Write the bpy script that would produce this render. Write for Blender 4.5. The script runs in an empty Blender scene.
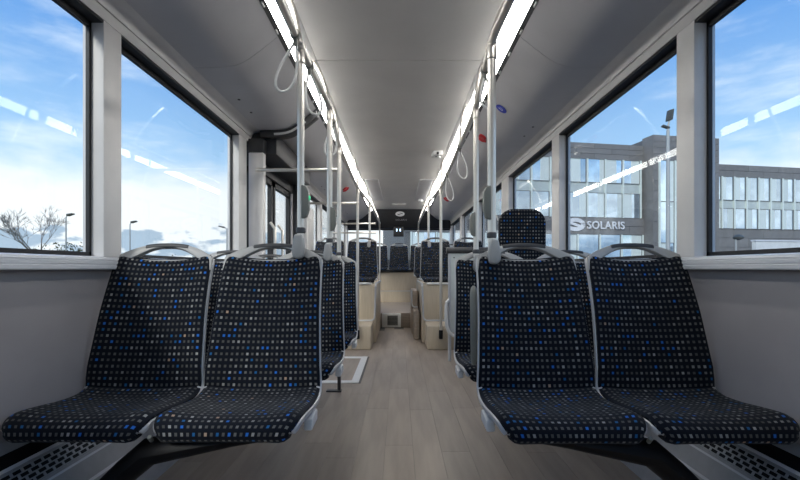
import bpy, bmesh, math, random
from mathutils import Vector, Matrix, noise as mnoise
random.seed(7)
PI = math.pi
C = bpy.context.scene.collection
scene = bpy.context.scene

# ------------------------------------------------------------------ camera
F, H, VX, VY = 440.0, 0.98, 399.0, 268.0        # focal length (px of 800x480), eye height, vanishing point
def at(px, py, Y): return Vector(((px-VX)/F*Y, Y, H+(VY-py)/F*Y))
cam_d = bpy.data.cameras.new('camera'); cam = bpy.data.objects.new('camera', cam_d); C.objects.link(cam)
cam.location = (0, 0, H); cam.rotation_euler = (PI/2, 0, 0)
cam_d.sensor_width = 36; cam_d.lens = 36*F/800
cam_d.shift_x = (400-VX)/800; cam_d.shift_y = (VY-240)/800
cam_d.clip_start = 0.02; cam_d.clip_end = 2000
scene.camera = cam
scene.view_settings.view_transform = 'Standard'; scene.view_settings.look = 'None'
scene.view_settings.gamma = 1; scene.view_settings.use_curve_mapping = False
scene.view_settings.exposure = 0.5

# ------------------------------------------------------------------ world: day sky with wisps and a low cloud bank
W = bpy.data.worlds.new('sky'); scene.world = W; W.use_nodes = True
wn = W.node_tree; wn.nodes.clear()
def N(tree, t, **kw):
    n = tree.nodes.new(t)
    for k, v in kw.items(): setattr(n, k, v)
    return n
def mth(tree, op, a, b=None, c=None, clamp=False):
    n = tree.nodes.new('ShaderNodeMath'); n.operation = op; n.use_clamp = clamp
    for i, v in enumerate((a, b, c)):
        if v is None: continue
        if isinstance(v, (int, float)): n.inputs[i].default_value = v
        else: tree.links.new(v, n.inputs[i])
    return n.outputs[0]
def mixc(tree, fac, a, b):
    n = tree.nodes.new('ShaderNodeMix'); n.data_type = 'RGBA'
    for s, v in ((n.inputs[0], fac), (n.inputs[6], a), (n.inputs[7], b)):
        if isinstance(v, (int, float)): s.default_value = v
        elif isinstance(v, tuple): s.default_value = (*v, 1) if len(v) == 3 else v
        else: tree.links.new(v, s)
    return n.outputs[2]
def smooth(tree, x, lo, hi):
    n = tree.nodes.new('ShaderNodeMapRange'); n.interpolation_type = 'SMOOTHSTEP'
    n.inputs[1].default_value = lo; n.inputs[2].default_value = hi
    tree.links.new(x, n.inputs[0]); return n.outputs[0]
tc = N(wn, 'ShaderNodeTexCoord'); sep = N(wn, 'ShaderNodeSeparateXYZ'); wn.links.new(tc.outputs['Generated'], sep.inputs[0])
el = sep.outputs[2]
base = mixc(wn, smooth(wn, el, 0.0, 0.55), (0.50, 0.74, 0.95), (0.09, 0.28, 0.70))
mp = N(wn, 'ShaderNodeMapping'); mp.inputs['Scale'].default_value = (1.6, 1.6, 6.5); mp.inputs['Rotation'].default_value = (0, 0.12, 0.4)
wn.links.new(tc.outputs['Generated'], mp.inputs[0])
nz = N(wn, 'ShaderNodeTexNoise'); nz.inputs['Scale'].default_value = 1.7; nz.inputs['Detail'].default_value = 6; nz.inputs['Roughness'].default_value = .58
wn.links.new(mp.outputs[0], nz.inputs['Vector'])
wisp = mth(wn, 'MULTIPLY', smooth(wn, nz.outputs[0], 0.50, 0.74), 0.6)
sky = mixc(wn, wisp, base, (0.86, 0.93, 1.0))
mp2 = N(wn, 'ShaderNodeMapping'); mp2.inputs['Scale'].default_value = (9, 9, 20); wn.links.new(tc.outputs['Generated'], mp2.inputs[0])
nz2 = N(wn, 'ShaderNodeTexNoise'); nz2.inputs['Scale'].default_value = 1.5; nz2.inputs['Detail'].default_value = 5
wn.links.new(mp2.outputs[0], nz2.inputs['Vector'])
edge = mth(wn, 'SUBTRACT', el, mth(wn, 'MULTIPLY', mth(wn, 'SUBTRACT', nz2.outputs[0], 0.5), 0.10))
bank = mth(wn, 'SUBTRACT', 1.0, smooth(wn, edge, 0.13, 0.24))
sky = mixc(wn, mth(wn, 'MULTIPLY', bank, 0.92), sky, (0.90, 0.92, 0.95))
edge2 = mth(wn, 'SUBTRACT', el, mth(wn, 'MULTIPLY', mth(wn, 'SUBTRACT', nz2.outputs[0], 0.5), 0.16))
low = mth(wn, 'SUBTRACT', 1.0, smooth(wn, edge2, 0.058, 0.070))
low = mth(wn, 'MULTIPLY', low, smooth(wn, nz2.outputs[0], 0.40, 0.50))
sky = mixc(wn, mth(wn, 'MULTIPLY', low, 0.85), sky, (0.30, 0.42, 0.57))
bg = N(wn, 'ShaderNodeBackground'); wn.links.new(sky, bg.inputs[0]); bg.inputs[1].default_value = 0.92
wo = N(wn, 'ShaderNodeOutputWorld'); wn.links.new(bg.outputs[0], wo.inputs[0])

# low, hazy sun from behind the camera (softened by thin cloud)
sd = bpy.data.lights.new('sun', 'SUN'); sd.energy = 1.5; sd.angle = math.radians(12); sd.color = (1, .95, .88)
sun = bpy.data.objects.new('sun', sd); C.objects.link(sun); sun.rotation_euler = (math.radians(58), 0, math.radians(-28)); sun.location = (0, -20, 20)

STRIP_EMIT = 11.0

# ------------------------------------------------------------------ materials
M = {}
def mat(name, col, rough=.5, metal=0, spec=.5, var=0.0, vscale=20, bump=0.0, bscale=200, emit=0, stretch=None, coords='Object', rnd=0.0, coat=0):
    m = bpy.data.materials.new(name); m.use_nodes = True; t = m.node_tree
    b = t.nodes['Principled BSDF']
    b.inputs['Base Color'].default_value = (*col, 1); b.inputs['Roughness'].default_value = rough
    b.inputs['Metallic'].default_value = metal; b.inputs['Specular IOR Level'].default_value = spec
    if coat: b.inputs['Coat Weight'].default_value = coat
    co = N(t, 'ShaderNodeTexCoord'); src = co.outputs[coords]
    if stretch:
        mpn = N(t, 'ShaderNodeMapping'); mpn.inputs['Scale'].default_value = stretch; t.links.new(src, mpn.inputs[0]); src = mpn.outputs[0]
    colsock = None
    if var:
        n = N(t, 'ShaderNodeTexNoise'); n.inputs['Scale'].default_value = vscale; n.inputs['Detail'].default_value = 5
        t.links.new(src, n.inputs['Vector'])
        f = smooth(t, n.outputs[0], .3, .7)
        colsock = mixc(t, f, tuple(c*(1-var) for c in col), tuple(min(1, c*(1+var)) for c in col))
    if rnd:
        oi = N(t, 'ShaderNodeObjectInfo')
        hs = N(t, 'ShaderNodeHueSaturation')
        t.links.new(mth(t, 'MULTIPLY_ADD', oi.outputs['Random'], 2*rnd, 1-rnd), hs.inputs['Value'])
        if colsock: t.links.new(colsock, hs.inputs['Color'])
        else: hs.inputs['Color'].default_value = (*col, 1)
        colsock = hs.outputs[0]
    if colsock: t.links.new(colsock, b.inputs['Base Color'])
    if bump:
        n = N(t, 'ShaderNodeTexNoise'); n.inputs['Scale'].default_value = bscale; n.inputs['Detail'].default_value = 3
        t.links.new(src, n.inputs['Vector'])
        bp = N(t, 'ShaderNodeBump'); bp.inputs['Strength'].default_value = bump; bp.inputs['Distance'].default_value = .002
        t.links.new(n.outputs[0], bp.inputs['Height']); t.links.new(bp.outputs[0], b.inputs['Normal'])
    if emit:
        b.inputs['Emission Color'].default_value = (*col, 1); b.inputs['Emission Strength'].default_value = emit
    M[name] = m; return m

mat('ceiling', (.70, .68, .65), .38, var=.03, vscale=3, bump=.05, bscale=60)
mat('cove', (.54, .535, .55), .42, var=.03, vscale=4, bump=.08, bscale=300)
mat('header', (.68, .665, .65), .4, var=.03, vscale=10)
mat('wall', (.36, .338, .345), .55, var=.03, vscale=6, bump=.1, bscale=400)
mat('pillar', (.80, .78, .76), .45, var=.03, vscale=8)
mat('sill', (.74, .75, .78), .38, metal=.2, var=.05, vscale=12, stretch=(1, .05, 6))
mat('gasket', (.012, .012, .014), .5, var=.2)
mat('dark_plastic', (.018, .019, .022), .45, var=.15)
mat('charcoal', (.05, .05, .052), .5, var=.1)
mat('shell', (.43, .425, .41), .42, var=.03, vscale=15)
mat('shell_edge', (.50, .51, .53), .35, metal=.2)
mat('steel', (.74, .70, .64), .34, metal=.8, var=.02, vscale=5)
mat('bracket', (.10, .10, .105), .45, metal=.5, var=.1)
mat('white_plastic', (.72, .72, .70), .4, var=.02)
mat('black_metal', (.006, .006, .007), .5, metal=0, spec=.25, var=.1)
mat('heater_grey', (.42, .43, .45), .42, metal=.3, var=.05)
mat('floor_wood', (.275, .228, .19), .42, var=.13, vscale=2.2, stretch=(7, .8, 7), bump=.06, bscale=30, coords='Object', rnd=.09)
mat('podium_wood', (.48, .405, .305), .45, var=.05, vscale=6, stretch=(8, 8, .8), bump=.05, bscale=30)
mat('step_wood', (.31, .255, .205), .45, var=.12, vscale=6, stretch=(1, 8, 8), bump=.05, bscale=30)
mat('light', (1.0, .985, .95), .4, emit=STRIP_EMIT)
mat('grey_box', (.22, .225, .20), .45, var=.04)
mat('red', (.55, .03, .04), .4, var=.05)
mat('blue', (.02, .05, .5), .4)
mat('white_print', (.85, .85, .85), .5)
mat('green_led', (.05, .6, .25), .4, emit=.5)
mat('blue_led', (.55, .75, 1), .4, emit=2.0)
mat('partition', (.52, .56, .54), .35, var=.03)
mat('asphalt', (.12, .12, .12), .9, var=.25, vscale=3, bump=.3, bscale=50)
mat('grass', (.16, .17, .07), .95, var=.35, vscale=2, bump=.5, bscale=20)
mat('cladding', (.22, .213, .205), .55, var=.06, vscale=3, rnd=.08)
mat('cladding_dark', (.14, .14, .14), .55, var=.06, vscale=3)
mat('fin', (.80, .88, .82), .5, var=.04)
mat('frame', (.18, .19, .19), .5, var=.1)
mat('spandrel', (.55, .62, .60), .25, var=.06, vscale=2)
mat('bglass', (.62, .74, .86), .06, metal=.9, var=.18, vscale=.7, coords='Object', rnd=.2)
mat('blind', (.78, .86, .82), .5, var=.05, rnd=.1)
mat('render_white', (.75, .76, .74), .7, var=.05, vscale=2)
mat('bark', (.16, .13, .10), .9, var=.3, vscale=12, bump=.4)
mat('twig', (.34, .30, .26), .9, var=.2)
mat('leaf', (.10, .11, .05), .8, var=.4, vscale=3, rnd=.2)
mat('lamp_metal', (.45, .46, .45), .45, metal=.4, var=.05)
mat('lamp_head', (.07, .075, .07), .5, var=.1)

def glass():
    m = bpy.data.materials.new('window_glass'); m.use_nodes = True; t = m.node_tree; t.nodes.clear()
    tr = N(t, 'ShaderNodeBsdfTransparent'); tr.inputs[0].default_value = (.955, .975, .97, 1)
    gl = N(t, 'ShaderNodeBsdfGlossy'); gl.inputs['Roughness'].default_value = .02
    nn = N(t, 'ShaderNodeTexNoise'); nn.inputs['Scale'].default_value = 3
    co = N(t, 'ShaderNodeTexCoord'); t.links.new(co.outputs['Object'], nn.inputs['Vector'])
    bp = N(t, 'ShaderNodeBump'); bp.inputs['Strength'].default_value = .02; bp.inputs['Distance'].default_value = .01
    t.links.new(nn.outputs[0], bp.inputs['Height']); t.links.new(bp.outputs[0], gl.inputs['Normal'])
    fr = N(t, 'ShaderNodeLayerWeight'); fr.inputs[0].default_value = .5       # Schlick reflectance, the same from both faces of the thin pane
    rf = mth(t, 'MULTIPLY_ADD', mth(t, 'POWER', fr.outputs['Facing'], 5), .6, .012)
    mx = N(t, 'ShaderNodeMixShader'); t.links.new(rf, mx.inputs[0]); t.links.new(tr.outputs[0], mx.inputs[1]); t.links.new(gl.outputs[0], mx.inputs[2])
    o = N(t, 'ShaderNodeOutputMaterial'); t.links.new(mx.outputs[0], o.inputs[0]); M['glass'] = m
glass()

def fabric():
    m = bpy.data.materials.new('seat_fabric'); m.use_nodes = True; t = m.node_tree; b = t.nodes['Principled BSDF']
    uv = N(t, 'ShaderNodeTexCoord').outputs['UV']
    sc = N(t, 'ShaderNodeVectorMath', operation='MULTIPLY'); sc.inputs[1].default_value = (1/.0200, 1/.0240, 0); t.links.new(uv, sc.inputs[0])
    fl = N(t, 'ShaderNodeVectorMath', operation='FLOOR'); t.links.new(sc.outputs[0], fl.inputs[0])
    fr = N(t, 'ShaderNodeVectorMath', operation='FRACTION'); t.links.new(sc.outputs[0], fr.inputs[0])
    s = N(t, 'ShaderNodeSeparateXYZ'); t.links.new(fr.outputs[0], s.inputs[0])
    ax = mth(t, 'ABSOLUTE', mth(t, 'SUBTRACT', s.outputs[0], .5)); ay = mth(t, 'ABSOLUTE', mth(t, 'SUBTRACT', s.outputs[1], .5))
    mx_ = mth(t, 'MULTIPLY', mth(t, 'SUBTRACT', 1.0, smooth(t, ax, .19, .27)), mth(t, 'SUBTRACT', 1.0, smooth(t, ay, .17, .25)))
    oi = N(t, 'ShaderNodeObjectInfo')
    wnz = N(t, 'ShaderNodeTexWhiteNoise', noise_dimensions='4D'); t.links.new(fl.outputs[0], wnz.inputs['Vector']); t.links.new(oi.outputs['Random'], wnz.inputs['W'])
    sp = N(t, 'ShaderNodeSeparateColor'); t.links.new(wnz.outputs['Color'], sp.inputs[0])
    g = mth(t, 'POWER', sp.outputs[0], 4.0); g = mth(t, 'MULTIPLY_ADD', g, .24, .075)
    cmb = N(t, 'ShaderNodeCombineColor')
    t.links.new(mth(t, 'MULTIPLY', g, 1.0), cmb.inputs[0]); t.links.new(mth(t, 'MULTIPLY', g, 1.0), cmb.inputs[1]); t.links.new(mth(t, 'MULTIPLY', g, .98), cmb.inputs[2])
    isb = mth(t, 'GREATER_THAN', sp.outputs[1], .952); isd = mth(t, 'LESS_THAN', sp.outputs[1], .06); isw = mth(t, 'LESS_THAN', sp.outputs[2], .01)
    dc = mixc(t, isb, cmb.outputs[0], (.02, .13, .50))
    dc = mixc(t, isd, dc, (.015, .10, .26))
    dc = mixc(t, isw, dc, (.38, .27, .20))
    nzf = N(t, 'ShaderNodeTexNoise'); nzf.inputs['Scale'].default_value = 900; t.links.new(uv, nzf.inputs['Vector'])
    bc = mixc(t, nzf.outputs[0], (.002, .003, .006), (.006, .009, .017))
    t.links.new(mixc(t, mx_, bc, dc), b.inputs['Base Color'])
    b.inputs['Roughness'].default_value = .85; b.inputs['Specular IOR Level'].default_value = .15
    b.inputs['Sheen Weight'].default_value = .06
    bp = N(t, 'ShaderNodeBump'); bp.inputs['Strength'].default_value = .25; bp.inputs['Distance'].default_value = .001
    t.links.new(nzf.outputs[0], bp.inputs['Height']); t.links.new(bp.outputs[0], b.inputs['Normal'])
    M['fabric'] = m
fabric()

# ------------------------------------------------------------------ mesh helpers
class MB:
    def __init__(s): s.v = []; s.f = []; s.uv = None
    def box(s, x0, x1, y0, y1, z0, z1):
        i = len(s.v)
        s.v += [(x, y, z) for z in (z0, z1) for y in (y0, y1) for x in (x0, x1)]
        s.f += [tuple(i+k for k in q) for q in ((0, 2, 3, 1), (4, 5, 7, 6), (0, 1, 5, 4), (2, 6, 7, 3), (0, 4, 6, 2), (1, 3, 7, 5))]
        return s
    def prism(s, poly, a0, a1, axis='y'):
        """closed polygon in the plane across `axis`, extruded from a0 to a1 (poly gives the two other coords in x,y,z order)"""
        i = len(s.v); n = len(poly)
        for a in (a0, a1):
            for p, q in poly:
                s.v.append({'y': (p, a, q), 'x': (a, p, q), 'z': (p, q, a)}[axis])
        s.f.append(tuple(range(i, i+n))); s.f.append(tuple(range(i+2*n-1, i+n-1, -1)))
        for k in range(n):
            j = (k+1) % n; s.f.append((i+k, i+j, i+n+j, i+n+k))
        return s
    def tube(s, pts, r, seg=12, closed=False, flat=None):
        pts = [Vector(p) for p in pts]; n = len(pts); i0 = len(s.v)
        rr = r if isinstance(r, (list, tuple)) else [r]*n
        up = None
        for k, p in enumerate(pts):
            if closed: d = pts[(k+1) % n]-pts[k-1]
            else: d = pts[min(k+1, n-1)]-pts[max(k-1, 0)]
            d.normalize()
            if up is None:
                up = Vector((0, 0, 1)) if abs(d.z) < .9 else Vector((1, 0, 0))
            a = d.cross(up).normalized(); b = a.cross(d).normalized(); up = b
            for q in range(seg):
                t = 2*PI*q/seg
                s.v.append(tuple(p+(a*math.cos(t)*(flat or 1)+b*math.sin(t))*rr[k]))
        for k in range(n if closed else n-1):
            for q in range(seg):
                q2 = (q+1) % seg; k2 = (k+1) % n
                s.f.append((i0+k*seg+q, i0+k*seg+q2, i0+k2*seg+q2, i0+k2*seg+q))
        if not closed:
            s.f.append(tuple(i0+q for q in range(seg-1, -1, -1))); s.f.append(tuple(i0+(n-1)*seg+q for q in range(seg)))
        return s
    def lathe(s, prof, c=(0, 0, 0), axis=(0, 0, 1), seg=16):
        """prof: (radius, height) along axis"""
        ax = Vector(axis).normalized(); u = ax.orthogonal().normalized(); w = ax.cross(u); i0 = len(s.v); c = Vector(c)
        for r, h in prof:
            for q in range(seg):
                t = 2*PI*q/seg; s.v.append(tuple(c+ax*h+(u*math.cos(t)+w*math.sin(t))*max(r, 1e-5)))
        for k in range(len(prof)-1):
            for q in range(seg):
                q2 = (q+1) % seg; s.f.append((i0+k*seg+q, i0+k*seg+q2, i0+(k+1)*seg+q2, i0+(k+1)*seg+q))
        s.f.append(tuple(i0+q for q in range(seg-1, -1, -1))); s.f.append(tuple(i0+(len(prof)-1)*seg+q for q in range(seg)))
        return s
    def build(s, name, m, parent=None, bevel=0, smooth_=None, loc=None, seg=2):
        me = bpy.data.meshes.new(name); me.from_pydata([tuple(v) for v in s.v], [], s.f)
        bm = bmesh.new(); bm.from_mesh(me)
        bmesh.ops.recalc_face_normals(bm, faces=bm.faces)
        if bevel:
            es = [e for e in bm.edges if len(e.link_faces) == 2 and e.calc_face_angle(0) > .6]
            bmesh.ops.bevel(bm, geom=es, offset=bevel, segments=seg, profile=.5, affect='EDGES', clamp_overlap=True)
        if smooth_ is None: smooth_ = True
        if smooth_:
            for f in bm.faces: f.smooth = True
            for e in bm.edges:
                if len(e.link_faces) == 2 and e.calc_face_angle(0) > .6: e.smooth = False
        bm.to_mesh(me); bm.free()
        me.materials.append(M[m] if isinstance(m, str) else m)
        return link(name, me, parent, loc)
def link(name, me, parent=None, loc=None):
    o = bpy.data.objects.new(name, me); C.objects.link(o)
    if parent is not None: o.parent = parent
    if loc is not None: o.location = loc
    return o
def tag(o, label=None, cat=None, group=None, kind=None):
    if label: o['label'] = label
    if cat: o['category'] = cat
    if group: o['group'] = group
    if kind: o['kind'] = kind
    return o
def thing(name, label, cat, loc=(0, 0, 0), rz=0, group=None):
    o = bpy.data.objects.new(name, None); C.objects.link(o); o.location = loc; o.rotation_euler = (0, 0, rz); o.empty_display_size = .1
    return tag(o, label, cat, group)
def struct(name, label=None):
    o = bpy.data.objects.new(name, None); C.objects.link(o); o['kind'] = 'structure'; o.empty_display_size = .1
    tag(o, label, None); return o
def dup(root, loc, rz=0, label=None, group=None, sx=1, skip=()):
    r = root.copy(); C.objects.link(r); r.location = loc; r.rotation_euler = (0, 0, rz); r.scale = (sx, 1, 1)
    if label: r['label'] = label
    if group: r['group'] = group
    for ch in list(root.children):
        if ch.name.split('.')[0] in skip: continue
        c = ch.copy(); C.objects.link(c); c.parent = r
        for g in list(ch.children):
            d = g.copy(); C.objects.link(d); d.parent = c
    return r
def bez(p0, p1, p2, n=8):
    p0, p1, p2 = Vector(p0), Vector(p1), Vector(p2)
    return [p0*(1-t)**2+p1*2*t*(1-t)+p2*t*t for t in [k/n for k in range(n+1)]]

# ================================================================== BUS SHELL
YF, YB = -1.7, 10.5       # front and rear ends
XW, XG, XP = 1.262, 1.263, 1.21   # lower wall, glass, pillar face (half widths)
CZ = H+1.35               # ceiling height
prof = [(.673, 1.29), (.763, 1.217), (.83, 1.168), (.875, 1.141), (.905, 1.130), (.931, 1.124), (.97, 1.119), (1.015, 1.117), (1.144, 1.116)]

# floor: planks
fl = struct('floor', 'grey-brown wood plank flooring along the aisle')
MB().box(-1.23, 1.23, YF, YB, -.06, -.004).build('subfloor', 'charcoal', fl)
pw, plen = .1517, 1.15
proto = MB().box(-pw/2+.0006, pw/2-.0006, -plen/2+.0006, plen/2-.0006, -.008, 0).build('plank', 'floor_wood', fl)
first = True
ncol = 15
for i in range(ncol):
    x = (i-(ncol-1)/2)*pw
    off = random.uniform(0, plen)
    y = YF+.1+off-plen/2
    while y < 7.2:
        if first: o = proto; first = False
        else: o = proto.copy(); C.objects.link(o)
        o.location = (x, y, 0); y += plen
# ceiling panels
ce = struct('ceiling', 'grey flat ceiling panels between two light strips')
ys = [YF, 0.58, 2.86, 5.08, 7.5, 10.15]
for a, b in zip(ys, ys[1:]):
    MB().box(-.535, .535, a+.003, b-.003, CZ, CZ+.02).build('panel', 'ceiling', ce)
MB().box(-1.3, 1.3, YF, YB, CZ+.06, CZ+.1).build('roof', 'charcoal', ce)
for s in (-1, 1):
    # pale edge profile next to the light strip
    pr = [(s*.537, CZ), (s*.537, CZ+.025), (s*.575, CZ+.025), (s*.578, CZ-.004), (s*.565, CZ-.008)]
    MB().prism(pr, YF, 10.1).build('edge_profile', 'header', ce)
    # long speaker housings towards the rear
    MB().prism([(s*.31, CZ), (s*.318, CZ-.014), (s*.51, CZ-.016), (s*.52, CZ)], 6.7, 8.7).build('speaker_housing', 'cove', ce, bevel=.004)
MB().tube([(-.14, 9.2, CZ-.015), (.14, 9.2, CZ-.015)], .012, 8).build('hatch_handle', 'header', ce)

# side coves (curved duct covers) and window header trims
side_name = {-1: 'left', 1: 'right'}
seams = {1: [YF, .35, 2.45, 4.75, 7.2, YB], -1: [YF, .35, 2.45, 3.62, 5.0, 7.3, YB]}
for s in (-1, 1):
    cv = struct('trim_%d' % (1 if s < 0 else 2), 'curved grey duct cover above the %s windows' % side_name[s])
    for a, b in zip(seams[s], seams[s][1:]):
        up = [(s*x, H+z) for x, z in prof]
        dn = [(s*x, H+z+.012) for x, z in reversed(prof)]
        MB().prism(up+dn, a+.002, b-.002).build('panel', 'cove', cv)
        for k in (0, 1):     # screw pairs
            yy = (a+b)/2+.12*(k*2-1)
            if a > 0: MB().lathe([(.009, 0), (.009, .004), (.004, .006)], (s*1.06, yy, H+1.117), (0, 0, -1), 10).build('screw', 'bracket', cv)
    ht = [(1.144, 1.116), (1.165, 1.112), (1.186, 1.10), (1.20, 1.084), (1.204, 1.068), (1.213, 1.068), (1.213, 1.060), (1.206, 1.058), (1.210, 1.018), (1.30, 1.018), (1.30, 1.13), (1.144, 1.13)]
    hd = struct('trim_%d' % (3 if s < 0 else 4), 'rounded grey header rail over the %s windows' % side_name[s])
    MB().prism([(s*x, H+z) for x, z in ht], YF, YB).build('header_rail', 'header', hd)

# lower walls, sills, pillars
for s in (-1, 1):
    wl = struct('wall_'+side_name[s], 'smooth grey %s side panel under the windows' % side_name[s])
    segs = [(YF, 3.55), (4.98, YB)] if s < 0 else [(YF, YB)]
    for a, b in segs:
        MB().box(min(s*XW, s*1.30), max(s*XW, s*1.30), a, b, -.06, H-.003).build('lower_panel', 'wall', wl)
        sp = [(1.262, -.006), (1.207, -.006), (1.204, -.002), (1.204, .010), (1.208, .012), (1.208, .015), (1.205, .017), (1.205, .027), (1.209, .029), (1.209, .032), (1.206, .034), (1.208, .043), (1.216, .047), (1.30, .047), (1.30, -.006)]
        MB().prism([(s*x, H+z) for x, z in sp], a, b).build('sill_rail', 'sill', wl)
    pill = {-1: [(-.40, -.28), (1.805, 1.922), (3.33, 3.50), (5.0, 5.16), (6.75, 6.95), (8.6, 8.8), (10.3, 10.5)],
             1: [(-.40, -.28), (1.805, 1.922), (3.33, 3.49), (4.87, 5.2), (6.7, 6.9), (8.5, 8.75), (10.3, 10.5)]}[s]
    for a, b in pill:
        MB().box(min(s*XP, s*1.30), max(s*XP, s*1.30), a, b, H+.045, H+1.02).build('pillar', 'pillar', wl, bevel=.006)
    # windows: gasket frame and pane
    edges = [YF+.05]+[e for p in pill for e in p]
    wi = 0
    MB().box(*sorted((s*1.213, s*1.299)), YF, YB, H+1.006, H+1.0175).build('black_seal', 'gasket', wl)
    for k in range(0, len(edges)-1, 2):
        a, b = edges[k], edges[k+1]
        if s < 0 and 3.4 < a < 4: continue
        wi += 1
        wn_ = struct('window_%d' % (wi+(0 if s < 0 else 10)), 'side window pane with black rubber surround, %s side' % side_name[s])
        zb, zt = H+.047, H+1.018
        gb = .014
        g = MB()
        x0, x1 = sorted((s*1.2615, s*1.276))
        g.box(x0, x1, a, b, zb, zb+.018); g.box(x0, x1, a, b, zt-.035, zt); g.box(x0, x1, a, a+gb, zb, zt); g.box(x0, x1, b-gb, b, zb, zt)
        g.build('gasket', 'gasket', wn_)
        x0, x1 = sorted((s*1.266, s*1.270))
        MB().box(x0, x1, a+.01, b-.01, zb+.005, zt-.005).build('pane', 'glass', wn_)

# front end behind the camera: dash wall and windscreen
wf = struct('wall_front', 'front bulkhead with windscreen')
MB().box(-1.3, 1.3, YF-.08, YF, -.06, .75).build('dash_panel', 'wall', wf)
MB().box(-1.3, 1.3, YF-.08, YF, 2.1, CZ+.1).build('header_panel', 'cove', wf)
for s in (-1, 0, 1): MB().box(s*1.24-.05, s*1.24+.05, YF-.08, YF, .75, 2.1).build('post', 'pillar', wf)
wfs = struct('window_30', 'windscreen pane'); MB().box(-1.2, 1.2, YF-.05, YF-.045, .75, 2.1).build('pane', 'glass', wfs)

# rear end
wb = struct('wall_back', 'rear bulkhead with dark panel over the back window')
MB().box(-1.3, 1.3, YB, YB+.08, -.06, H+.2).build('lower_panel', 'charcoal', wb)
MB().prism([(10.08, CZ), (10.34, H+.93), (10.5, H+.93), (10.58, CZ+.02)], -1.25, 1.25, 'x').build('dark_panel', 'dark_plastic', wb, bevel=.01)
for s in (-1, 1): MB().box(*sorted((s*1.235, s*1.30)), YB-.02, YB+.08, H+.2, H+.95).build('post', 'gasket', wb)
MB().box(-.0, .01, YB, YB+.02, H+.2, H+.21).build('gasket', 'gasket', wb)
wr = struct('window_20', 'wide rear window pane'); MB().box(-1.235, 1.235, YB+.03, YB+.034, H+.2, H+.95).build('pane', 'glass', wr)
MB().box(-1.235, 1.235, YB-.01, YB+.03, H+.9, H+.95).build('gasket', 'gasket', wr)

# emblem + word on a flat surface (used twice)
def emblem(name, root, m, size, loc, rot):
    g = MB(); n = 40
    a, b = size*.5, size*.30
    def el_(k, f): t = 2*PI*k/n; return (a*f*math.cos(t), b*f*math.sin(t))
    i0 = 0
    g2 = MB()
    # two curved halves separated by an S-shaped diagonal gap
    for sgn in (1, -1):
        outer = [(a*math.cos(t), b*math.sin(t)) for t in [(-.12+(1.12+.12)*k/18)*PI for k in range(19)]]
        inner = [(x*.60+(.02*a), y*.40) for x, y in reversed(outer[4:])]
        poly = [(sgn*x, sgn*y) for x, y in outer+inner]
        g2.prism(poly, -.01*size, .01*size, 'z')
    bar = [(-a*.62, b*.10), (-a*.45, b*.42), (a*.62, -b*.10), (a*.45, -b*.42)]
    g2.prism(bar, -.01*size, .012*size, 'z')
    o = g2.build(name, m, root); o.location = loc; o.rotation_euler = rot
    return o
def text(name, s, root, m, size, loc, rot, ext, xs=1.0, bold=.0):
    cu = bpy.data.curves.new(name, 'FONT'); cu.body = s; cu.size = size; cu.extrude = ext; cu.align_x = 'LEFT'; cu.align_y = 'CENTER'; cu.offset = bold; cu.space_character = 1.08
    to = bpy.data.objects.new(name, cu); C.objects.link(to)
    bpy.context.view_layer.update()
    me = bpy.data.meshes.new_from_object(to.evaluated_get(bpy.context.evaluated_depsgraph_get()))
    bpy.data.objects.remove(to); me.materials.clear(); me.materials.append(M[m])
    for v in me.vertices: v.co.x *= xs
    o = link(name, me, root, loc); o.rotation_euler = rot; return o
tilt = math.atan2(.26, .42)
def on_panel(px, py):      # point on the sloped dark panel
    best = min(((abs(at(px, py, 10.08+.26*k/200).z-(CZ-.42*k/200)), k) for k in range(201)))[1]
    p = at(px, py, 10.08+.26*best/200); p.y -= .012; return p
emblem('emblem', wb, 'white_print', .21, on_panel(400, 214), (PI/2-tilt*.0+tilt, 0, 0))
p = on_panel(395.5, 220)
text('lettering', 'SOLARIS', wb, 'heater_grey', .055, p, (PI/2+tilt, 0, 0), .002, 1.2)

# ------------------------------------------------------------------ light strips (diffusers with dark edge grilles)
for s in (-1, 1):
    ls = thing('light_strip', 'glowing white light strip along the %s edge of the ceiling' % side_name[s], 'light', (0, 0, 0))
    y = 1.0
    while y < 10.0:
        y1 = min(y+1.45, 10.05)
        MB().prism([(s*.582, CZ-.002), (s*.650, CZ-.052), (s*.650, CZ-.044), (s*.582, CZ+.008)], y+.006, y1-.006).build('diffuser', 'light', ls)
        y = y1
    MB().prism([(s*.650, CZ-.052), (s*.674, CZ-.062), (s*.680, CZ-.05), (s*.650, CZ-.035)], YF, 10.05).build('edge_rail', 'bracket', ls)
    y = 1.0
    g = MB().box(*sorted((s*.662, s*.670)), -.02, .02, CZ-.066, CZ-.056)
    nub = g.build('clip', 'white_plastic', ls); nub.location = (0, .9, 0)
    for k in range(26):
        o = nub.copy(); C.objects.link(o); o.location = (0, 1.15+k*.25, 0)

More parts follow.
